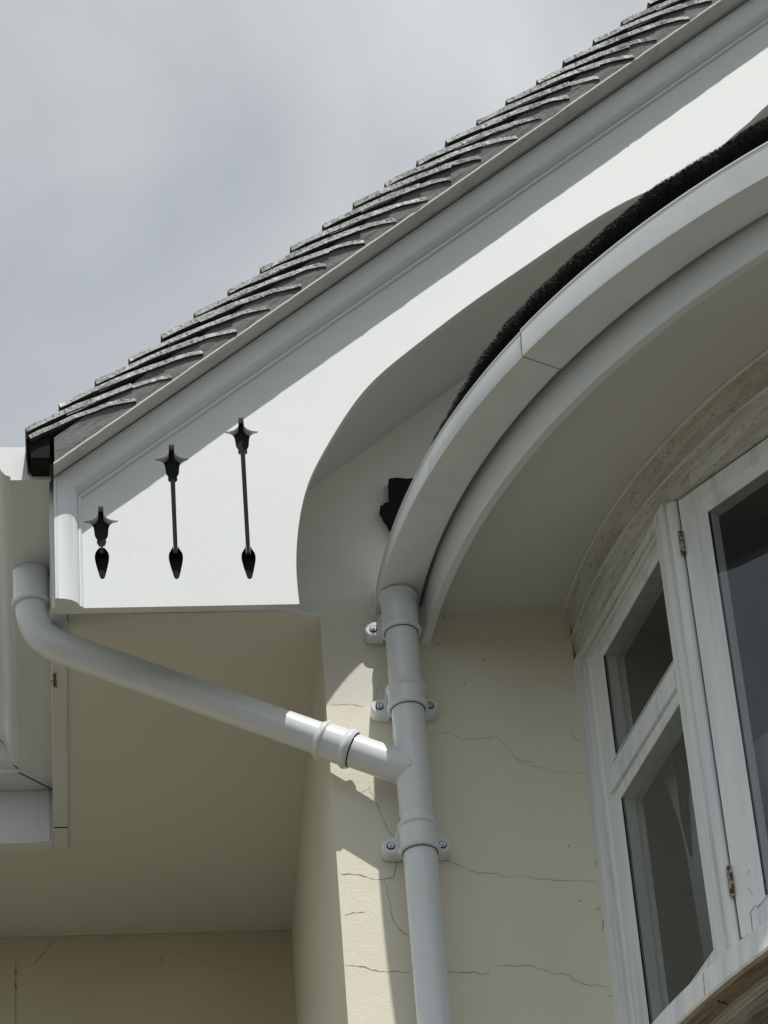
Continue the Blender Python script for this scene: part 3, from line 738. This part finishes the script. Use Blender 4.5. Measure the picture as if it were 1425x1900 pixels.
def fixed_facet(F, ul, ur, flip=False):
    # opening edges: glass ul..ur ; upper light 5.375..5.617 ; lower light 4.745..5.275
    ch = .010
    F.block(fm, 0, ul-ch, -TH, 0, ZB, ZT); F.block(fm, ur+ch, F.L, -TH, 0, ZB, ZT)
    F.block(fm, ul-ch, ur+ch, -TH, 0, 5.617+ch, ZT, 1); F.block(fm, ul-ch, ur+ch, -TH, 0, ZB, 4.735-ch)
    F.block(fm, ul-ch, ur+ch, -TH, -.001, 5.275+ch, 5.375-ch)
    F.frame(fm, ul-ch, ur+ch, 5.375-ch, 5.617+ch, ch, 0, .004); F.frame(fm, ul-ch, ur+ch, 4.735-ch, 5.275+ch, ch, -.0005, .004)
    for za, zb_ in ((5.375, 5.617), (4.735, 5.275)):
        F.block(fm, ul-.0008, ul+.0012, -.012, -.0045, za, zb_, 2)  # black strip paints the putty's shadow along the glass edge
    for e in ((.0, .009, 5.668, 5.689), (.0, .0045, 5.652, 5.665)): F.block(fm, .02, F.L-.03, e[0], e[1], e[2], e[3], 1)
    F.pane(ul, ur, 5.37, 5.62, -.0062, bay); F.pane(ul, ur, 4.73, 5.28, -.0062, bay)
    # transom slope and raised strips
    F.block(fm, ul-.03, ur+.006, -.001, .006, 5.300, 5.340)
fixed_facet(F1, .134, .494)
F1.block(fm, -.02, .030, .0, .010, ZB, ZT-.01); F1.block(fm, .030, .042, .0, .004, ZB, ZT-.01); bead(F1, fm, .055, .018, ZB, ZT-.01, 0, .004)
F1.block(fm, .508, F1.L, 0, .006, ZB, ZT)
fixed_facet(facets[-1], facets[-1].L-.492, facets[-1].L-.142)
cas = []
def casement(F):
    z0, z1 = 4.700, 5.683
    # frame round the casement
    F.block(fm, 0, .036, -TH, -.004, ZB, ZT+.01); F.block(fm, F.L-.036, F.L, -TH, -.004, ZB, ZT+.01)
    bead(F, fm, .004, .030, ZB, z1+.004, -.004, .012); bead(F, fm, F.L-.034, .030, ZB, z1+.004, -.004, .012)
    F.block(fm, .036, F.L-.036, -TH, -.002, z1+.003, ZT+.01, 1); F.block(fm, .0362, .0392, -.02, .0012, z0, z1+.003, 2); F.block(fm, .036, F.L-.036, -.02, .0008, z1+.0002, z1+.0028, 2); F.block(fm, .036, F.L-.036, -TH, -.002, ZB, z0-.003)  # black strips paint the shade in the gaps round the sash
    mb = MB(); u0, u1 = .039, F.L-.039; w = .040; ch = .020
    F.block(mb, u0, u0+w, -TH+.005, .002, z0, z1); F.block(mb, u1-w, u1, -TH+.005, .002, z0, z1)
    F.block(mb, u0+w, u1-w, -TH+.005, .002, z1-w*.9, z1); F.block(mb, u0+w, u1-w, -TH+.005, .002, z0, z0+w*1.1)
    F.frame(mb, u0+w, u1-w, z0+w*1.1, z1-w*.9, ch, .0015, .014)
    F.block(mb, u0+w+ch-.0008, u0+w+ch+.0008, -.02, -.0128, z0+w*1.1+ch, z1-w*.9-ch, 1)  # black strip paints the shadow beside the casement glass
    c = mb.build('casement', [M['oldpaint'], M['gap']], bay, bevel=.0012)
    F.pane(u0+w+ch-.002, u1-w-ch+.002, z0+w*1.1+ch-.003, z1-w*.9-ch+.003, -.014, c)
    return c
for F in facets[1:-1]: cas.append(casement(F))
frame = fm.build('window_frame', [M['oldpaint'], M['oldcream'], M['gap']], bay, bevel=.0012)
# hinges of the near casement
F2 = facets[1]
def fz_at(px, py):
    nn = Vector((F2.n.x, F2.n.y, 0)); d = RW@Vector((px-CX, -(py-CY), -FPX)); a3 = Vector((F2.a.x, F2.a.y, 0))
    t = (a3-EYE).dot(nn)/d.dot(nn); return (EYE+d*t).z
for (pa, pb) in (((1270, 985), (1276, 1030)), ((1352, 1612), (1361, 1667))):
    za, zb_ = fz_at(*pa), fz_at(*pb); hb = MB(); n = 4
    for k in range(n):
        z_a = zb_+(za-zb_)*k/n; z_b = zb_+(za-zb_)*(k+1)/n
        hb.tube([F2.P(.0375, .006, z_a+.0008), F2.P(.0375, .006, z_b-.0008)], .0052, 14)
    hb.build('hinge', M['rust'], cas[0])
# cracks and splits in the old paint at the foot of the casement
ck = MB()
def surfcrack(F, pts, n, w0):
    nn = Vector((F.n.x, F.n.y, 0)); a3 = Vector((F.a.x, F.a.y, 0))+nn*n; Q = []
    for px, py in pts:
        d = RW@Vector((px-CX, -(py-CY), -FPX)); Q.append(EYE+d*((a3-EYE).dot(nn)/d.dot(nn)))
    L = []
    for i, q in enumerate(Q):
        d = (Q[min(i+1, len(Q)-1)]-Q[max(i-1, 0)]).normalized(); sd_ = d.cross(nn).normalized(); w = w0*random.uniform(.6, 1.2)
        L.append([q+sd_*w, q-sd_*w])
    ck.loft(L)
surfcrack(F2, [(1403, 1678), (1399, 1683), (1392, 1693), (1394, 1706), (1395, 1719), (1397, 1731)], .0030, .0008)
surfcrack(F2, [(1425, 1661), (1420, 1666), (1412, 1676), (1405, 1684)], .0030, .0012)
surfcrack(F2, [(1391, 1614), (1387, 1620), (1384, 1624)], .0030, .0006); surfcrack(F2, [(1386, 1647), (1391, 1651), (1396, 1658)], .0030, .0006)
surfcrack(F1, [(1317, 1548), (1318, 1553), (1317, 1559)], .0068, .0009)
ck.build('paint_cracks', M['crack'], frame, smooth=0)
# sill, weathered timber nosing, lower lights
SB = (2.771, 6.227)
sprof = [(1.62, 4.632), (1.738, 4.624), (1.745, 4.622), (1.7475, 4.617), (1.7505, 4.570), (1.748, 4.5655), (1.62, 4.566)]
sill = arcs([(SB[0], SB[1], r, z) for r, z in sprof], 'sill', M['oldpaint'], parent=bay, a1=140, smooth=30)
arcs([(SB[0], SB[1], r, z) for r, z in [(1.62, 4.5655), (1.7460, 4.5650), (1.7450, 4.5575), (1.725, 4.5535), (1.712, 4.5505), (1.700, 4.5535), (1.62, 4.553)]], 'sill_underside', M['timber'], parent=sill, a1=140)
arcs([(SB[0], SB[1], r, z) for r, z in [(1.60, 4.5535), (1.7120, 4.5535), (1.7115, 4.5495), (1.703, 4.549), (1.702, 4.5455), (1.694, 4.545), (1.6925, 4.541), (1.60, 4.541)]], 'sill_moulding', M['peel'], parent=sill, a1=140)
# butt joint in the sill, and a nail under it
def cpt(px, py, z): q = at(px, py, 2, z); return q
q = at(1307, 1805, 2, 4.618); a = math.atan2(SB[1]-q.y, SB[0]-q.x)
def sp_(r, da, z): return (SB[0]-r*math.cos(a+da), SB[1]-r*math.sin(a+da), z)
MB().add([sp_(1.7482, 0, 4.6175), sp_(1.7482, .0009, 4.6175), sp_(1.7512, .0009, 4.571), sp_(1.7512, 0, 4.571)], [(0, 1, 2, 3)]).build('sill_joint', M['crack'], sill, smooth=0)
qa = at(1333, 1858, 2, 4.548); qb = at(1352, 1864, 2, 4.552)
MB().tube([qa+Vector((0, -.000, 0)), qa.lerp(qb, .07), qa.lerp(qb, .08), qb], [.0028, .0028, .0011, .0011], 10).build('nail', M['rubber'], sill)
lw = MB()
for F in facets:
    F.block(lw, 0, .05, -.09, -.05, 3.3, 4.531); F.block(lw, F.L-.05, F.L, -.09, -.05, 3.3, 4.531); F.block(lw, .05, F.L-.05, -.09, -.052, 4.515, 4.531)
    F.block(lw, .05, F.L-.05, -.09, -.052, 3.3, 3.38)
lw.build('lower_frame', M['grime'], bay, bevel=.002)
for F in facets: F.pane(.04, F.L-.04, 3.33, 4.545, .004, bay)
# plinth wall of the bay down to the ground
pw = MB()
for F in facets: F.block(pw, 0, F.L, -.12, -.0, 0, 3.3)
pw.build('bay_wall', M['cream'], bay, smooth=0)
# the room inside (dark)
rm = MB(); rm.box(1.16, 4.4, 6.36, 9.4, 3.0, 3.02); rm.box(1.10, 4.4, 9.4, 9.45, 3.0, 5.8)
rm.box(1.08, 1.10, 6.38, 9.4, 3.0, 5.8); rm.box(4.4, 4.42, 6.2, 9.4, 3.0, 5.8); rm.box(1.10, 4.4, 6.2, 9.4, 5.80, 5.812)
nn_ = len(facets); ceil = [(C0.x-1.62*math.cos(math.radians(k*3)), C0.y-1.62*math.sin(math.radians(k*3)), 5.780) for k in range(61)]
rm.add(ceil, [list(range(61))]); rm.add([(x, y, 4.50) for x, y, z in ceil], [list(range(61))]); rm.add([(x, y, 3.02) for x, y, z in ceil], [list(range(61))])
rm.build('room_interior', M['room'], bay, smooth=0)

# ---------------------------------------------------------------- curtains behind the panes
def curtain(name, pts, z0, z1, mat, fold, amp, label, cat, taper=None):
    """hung cloth along plan points with folds; taper(z fraction) -> shift along the path"""
    rows = []; n = 90
    tot = [0]
    for a, b in zip(pts[:-1], pts[1:]): tot.append(tot[-1]+(Vector(b)-Vector(a)).length)
    L = tot[-1]
    def pt(s):
        for i in range(len(pts)-1):
            if s <= tot[i+1] or i == len(pts)-2:
                t = (s-tot[i])/(tot[i+1]-tot[i]); a, b = Vector(pts[i]), Vector(pts[i+1]); d = (b-a).normalized(); return a.lerp(b, t), Vector((-d.y, d.x))
    for k in range(13):
        f = k/12; z = z0+(z1-z0)*f; r = []
        for i in range(n+1):
            w = taper(f) if taper else 1
            q, nr = pt(L*i/n*w); off = amp*(math.sin(i/n*fold*6.28)+.4*math.sin(i/n*fold*14+1.7))*(.7+.3*(1-f))
            q = q+nr*off; r.append((q.x, q.y, z+(.01*math.sin(i*.4) if k == 0 else 0)))
        rows.append(r)
    o = MB().loft(rows).build(name, mat, smooth=60)
    so_ = o.modifiers.new('cloth', 'SOLIDIFY'); so_.thickness = .002
    return tag(o, label, cat)
# pale hanging cloth seen through the big casement pane
def cloth_poly(name, poly, F, n, mat, label, cat):
    nn = Vector((F.n.x, F.n.y, 0)); a3 = Vector((F.a.x, F.a.y, 0))+nn*n; Q = []
    for px, py in poly:
        d = RW@Vector((px-CX, -(py-CY), -FPX)); Q.append(EYE+d*((a3-EYE).dot(nn)/d.dot(nn)))
    c = sum(Q, Vector())/len(Q)
    m = MB(); V = Q+[c+nn*.012]; m.add(V, [(i, (i+1) % len(Q), len(Q)) for i in range(len(Q))])
    o = m.build(name, mat, smooth=60); s_ = o.modifiers.new('cloth', 'SOLIDIFY'); s_.thickness = .004
    return tag(o, label, cat)
cloth_poly('net_curtain', [(1226, 1420), (1233, 1385), (1252, 1352), (1330, 1360), (1345, 1700), (1335, 1800), (1312, 1790), (1296, 1690), (1278, 1590), (1258, 1500), (1240, 1455)], F1, -.085, M['net'], 'pale net curtain hanging inside behind the narrow side lights', 'curtain')
cloth_poly('red_curtain', [(1244, 1300), (1266, 1270), (1275, 1400), (1276, 1480), (1284, 1590), (1268, 1525), (1257, 1440), (1248, 1370)], F1, -.070, M['red'], 'dark red curtain edge seen through the lower side pane', 'curtain')
cloth_poly('hanging_cloth', [(1345, 1250), (1362, 1290), (1380, 1330), (1383, 1350), (1388, 1380), (1395, 1370), (1404, 1400), (1412, 1370), (1440, 1350), (1470, 1360), (1470, 1560), (1420, 1518), (1400, 1495), (1378, 1470), (1350, 1440)], F2, -.10, M['net'], 'crumpled pale cloth hanging behind the large casement pane', 'cloth')
cloth_poly('pale_panel', [(1400, 1070), (1440, 1045), (1500, 1040), (1500, 1240), (1440, 1200), (1412, 1130)], F2, -.42, M['pale'], 'pale rectangular board standing inside near the top of the casement', 'board')
cloth_poly('dark_red_drape', [(1371, 975), (1388, 972), (1405, 1060), (1411, 1080), (1385, 1082), (1378, 1040)], F2, -.38, M['red'], 'small dark red drape inside the upper part of the casement', 'curtain')

# ---------------------------------------------------------------- bay gutter
bgut = thing('bay_gutter', (.72, YA, ZS), 'white curved gutter sweeping out round the bay above the downpipe', 'gutter')
Gb, Gi, Gt = ARC['Gb'], ARC['Gi'], ARC['Gt']
ZG = ZS
qj = at(974, 662, 2, ZG); aj = math.degrees(math.atan2(Gb[1]-qj.y, Gb[0]-qj.x))
def gut(a0, a1, pr, name, label=None):
    sp = [(Gi[0], Gi[1], Gi[2]-.0+pr*0, ZG+.003), (Gi[0], Gi[1], Gi[2]+.004, ZG-pr), (Gb[0], Gb[1], Gb[2]-.005+pr, ZG-pr), (Gb[0], Gb[1], Gb[2]-.001+pr, ZG+.001-pr), (Gb[0], Gb[1], Gb[2]+pr, ZG+.004),
          (Gt[0], Gt[1], Gt[2]-.001+pr, ZG+.0585), (Gt[0], Gt[1], Gt[2]+.0004+pr, ZG+.060), (Gt[0], Gt[1], Gt[2]+.0004+pr, ZG+.0635), (Gt[0], Gt[1], Gt[2]-.004, ZG+.064), (Gt[0], Gt[1], Gt[2]-.005, ZG+.056),
          (Gb[0], Gb[1], Gb[2]-.006, ZG+.006), (Gi[0], Gi[1], Gi[2]+.004, ZG+.005), (Gi[0], Gi[1], Gi[2]+.002, ZG+.060), (Gi[0], Gi[1], Gi[2]-.0, ZG+.060)]
    ob = arcs(sp, name, M['gutter'], parent=bgut, a0=a0, a1=a1, n=110, smooth=25, common=Gb)
    return ob
gut(1.4, aj-.02, 0, 'gutter_length'); gut(aj+.065, 150, .0028, 'gutter_length')
arcs([(Gi[0], Gi[1], Gi[2]+.002, ZG+.002), (Gi[0], Gi[1], Gi[2]+.002, ZG-.0034), (Gb[0], Gb[1], Gb[2]+.0022, ZG-.0034), (Gb[0], Gb[1], Gb[2]+.0036, ZG+.003), (Gt[0], Gt[1], Gt[2]+.0034, ZG+.0560), (Gt[0], Gt[1], Gt[2]-.006, ZG+.0560)], 'joint_gap', M['seam'], parent=bgut, a0=aj+.028, a1=aj+.066, n=2, smooth=0, common=Gb)
q = at(985, 622, 2, ZG+.05); MB().tube([q, q+Vector((-.003, -.004, 0))], [.0032, .0020], 12).build('rivet', M['plastic'], bgut)

# ---------------------------------------------------------------- bristle brushes lying in the bay gutter
def brush(a0, a1, label, seedv, rfun):
    rnd = random.Random(seedv); GC = (2.698, 6.19)
    base = (GC[0]-1.955*math.cos(math.radians(a0)), GC[1]-1.955*math.sin(math.radians(a0)), 5.86)
    root = thing('gutter_brush', base, label, 'gutter brush', 'black brushes lying in the curved gutter')
    def cen(a):
        r, R, z = rfun(a); t = math.radians(a); return Vector((GC[0]-R*math.cos(t), GC[1]-R*math.sin(t), z)), Vector((math.sin(t), -math.cos(t), 0)), Vector((-math.cos(t), -math.sin(t), 0)), r
    n = 140; pts = []; rs = []
    for i in range(n+1):
        c, tg, ra, r = cen(a0+(a1-a0)*i/n); pts.append(c); rs.append(r*.9*(1 if 0 < i < n else .3))
    MB().tube(pts, rs, 28).build('brush_core', M['gap'], root)
    V = []; Fc = []
    L = abs(a1-a0)*math.pi/180*1.96; N = int(L*75000)
    for i in range(N):
        f = rnd.random(); a = a0+(a1-a0)*f; c, tg, ra, r = cen(a); th = rnd.random()*2*math.pi
        d = (ra*math.cos(th)+Vector((0, 0, 1))*math.sin(th)+tg*rnd.gauss(0, .22)).normalized()
        r0 = r*.84; r1 = r*rnd.gauss(.995, .016)
        tip = c+d*r1+tg*rnd.gauss(0, .002); ro = c+d*r0
        for q_ in (tip, ro):                       # squeezed inside the gutter below its lip
            rad = math.hypot(q_.x-Gt[0], q_.y-Gt[1]); lim = Gt[2]-.008
            if q_.z < 5.884 and rad > lim: q_.x = Gt[0]+(q_.x-Gt[0])*lim/rad; q_.y = Gt[1]+(q_.y-Gt[1])*lim/rad
            if q_.z < 5.826: q_.z = 5.826
        s_ = d.cross(tg).normalized()*.0003 if rnd.random() < .5 else tg*.0003
        k = len(V); V += [ro-s_, ro+s_, tip+s_*.8, tip-s_*.8]; Fc.append((k, k+1, k+2, k+3))
    m = MB(); m.v = [tuple(v) for v in V]; m.f = [list(f) for f in Fc]; m.mi = [0]*len(Fc)
    m.build('bristles', M['bristle'], root, smooth=0, recalc=False)
    return root
qb_ = at(1222, 352, 2, 5.94); ab = math.degrees(math.atan2(6.19-qb_.y, 2.698-qb_.x))
def lerp_t(T, a):
    if a <= T[0][0]: return T[0][1]
    for (p, u), (q, v) in zip(T[:-1], T[1:]):
        if a <= q: return u+(v-u)*(a-p)/(q-p)
    return T[-1][1]
KT = [(12, .48), (17.7, .58), (24, .68), (28.5, .78), (33.3, .85), (38, .90), (42, .97), (46.8, 1.0)]
DT = [(10, .000), (12, .003), (15, .010), (17.7, .017), (20, .027), (24, .037), (28.5, .044), (33.3, .049), (38, .061), (42, .057), (46.8, .064)]
def rfun1(a):
    k = lerp_t(KT, a); r = .047; d = lerp_t(DT, a)+.0012*math.sin(a*1.9)+.0008*math.sin(a*4.3)
    return r, 1.916, (1.996+k*5.88+d-1.916-r*math.sqrt(1+k*k))/k
def rfun2(a):
    k = lerp_t(KT, a); r = .048; d = lerp_t(DT, a)+.0012*math.sin(a*1.7+1)
    return r, 1.914, (1.996+k*5.88+d-1.914-r*math.sqrt(1+k*k))/k
brush(11.3, ab-.05, 'long black bristle brush in the curved gutter, narrowing towards the wall', 3, rfun1)
brush(ab+.05, ab+30, 'black bristle brush higher up the curved gutter, beyond the butted brush ends', 4, rfun2)
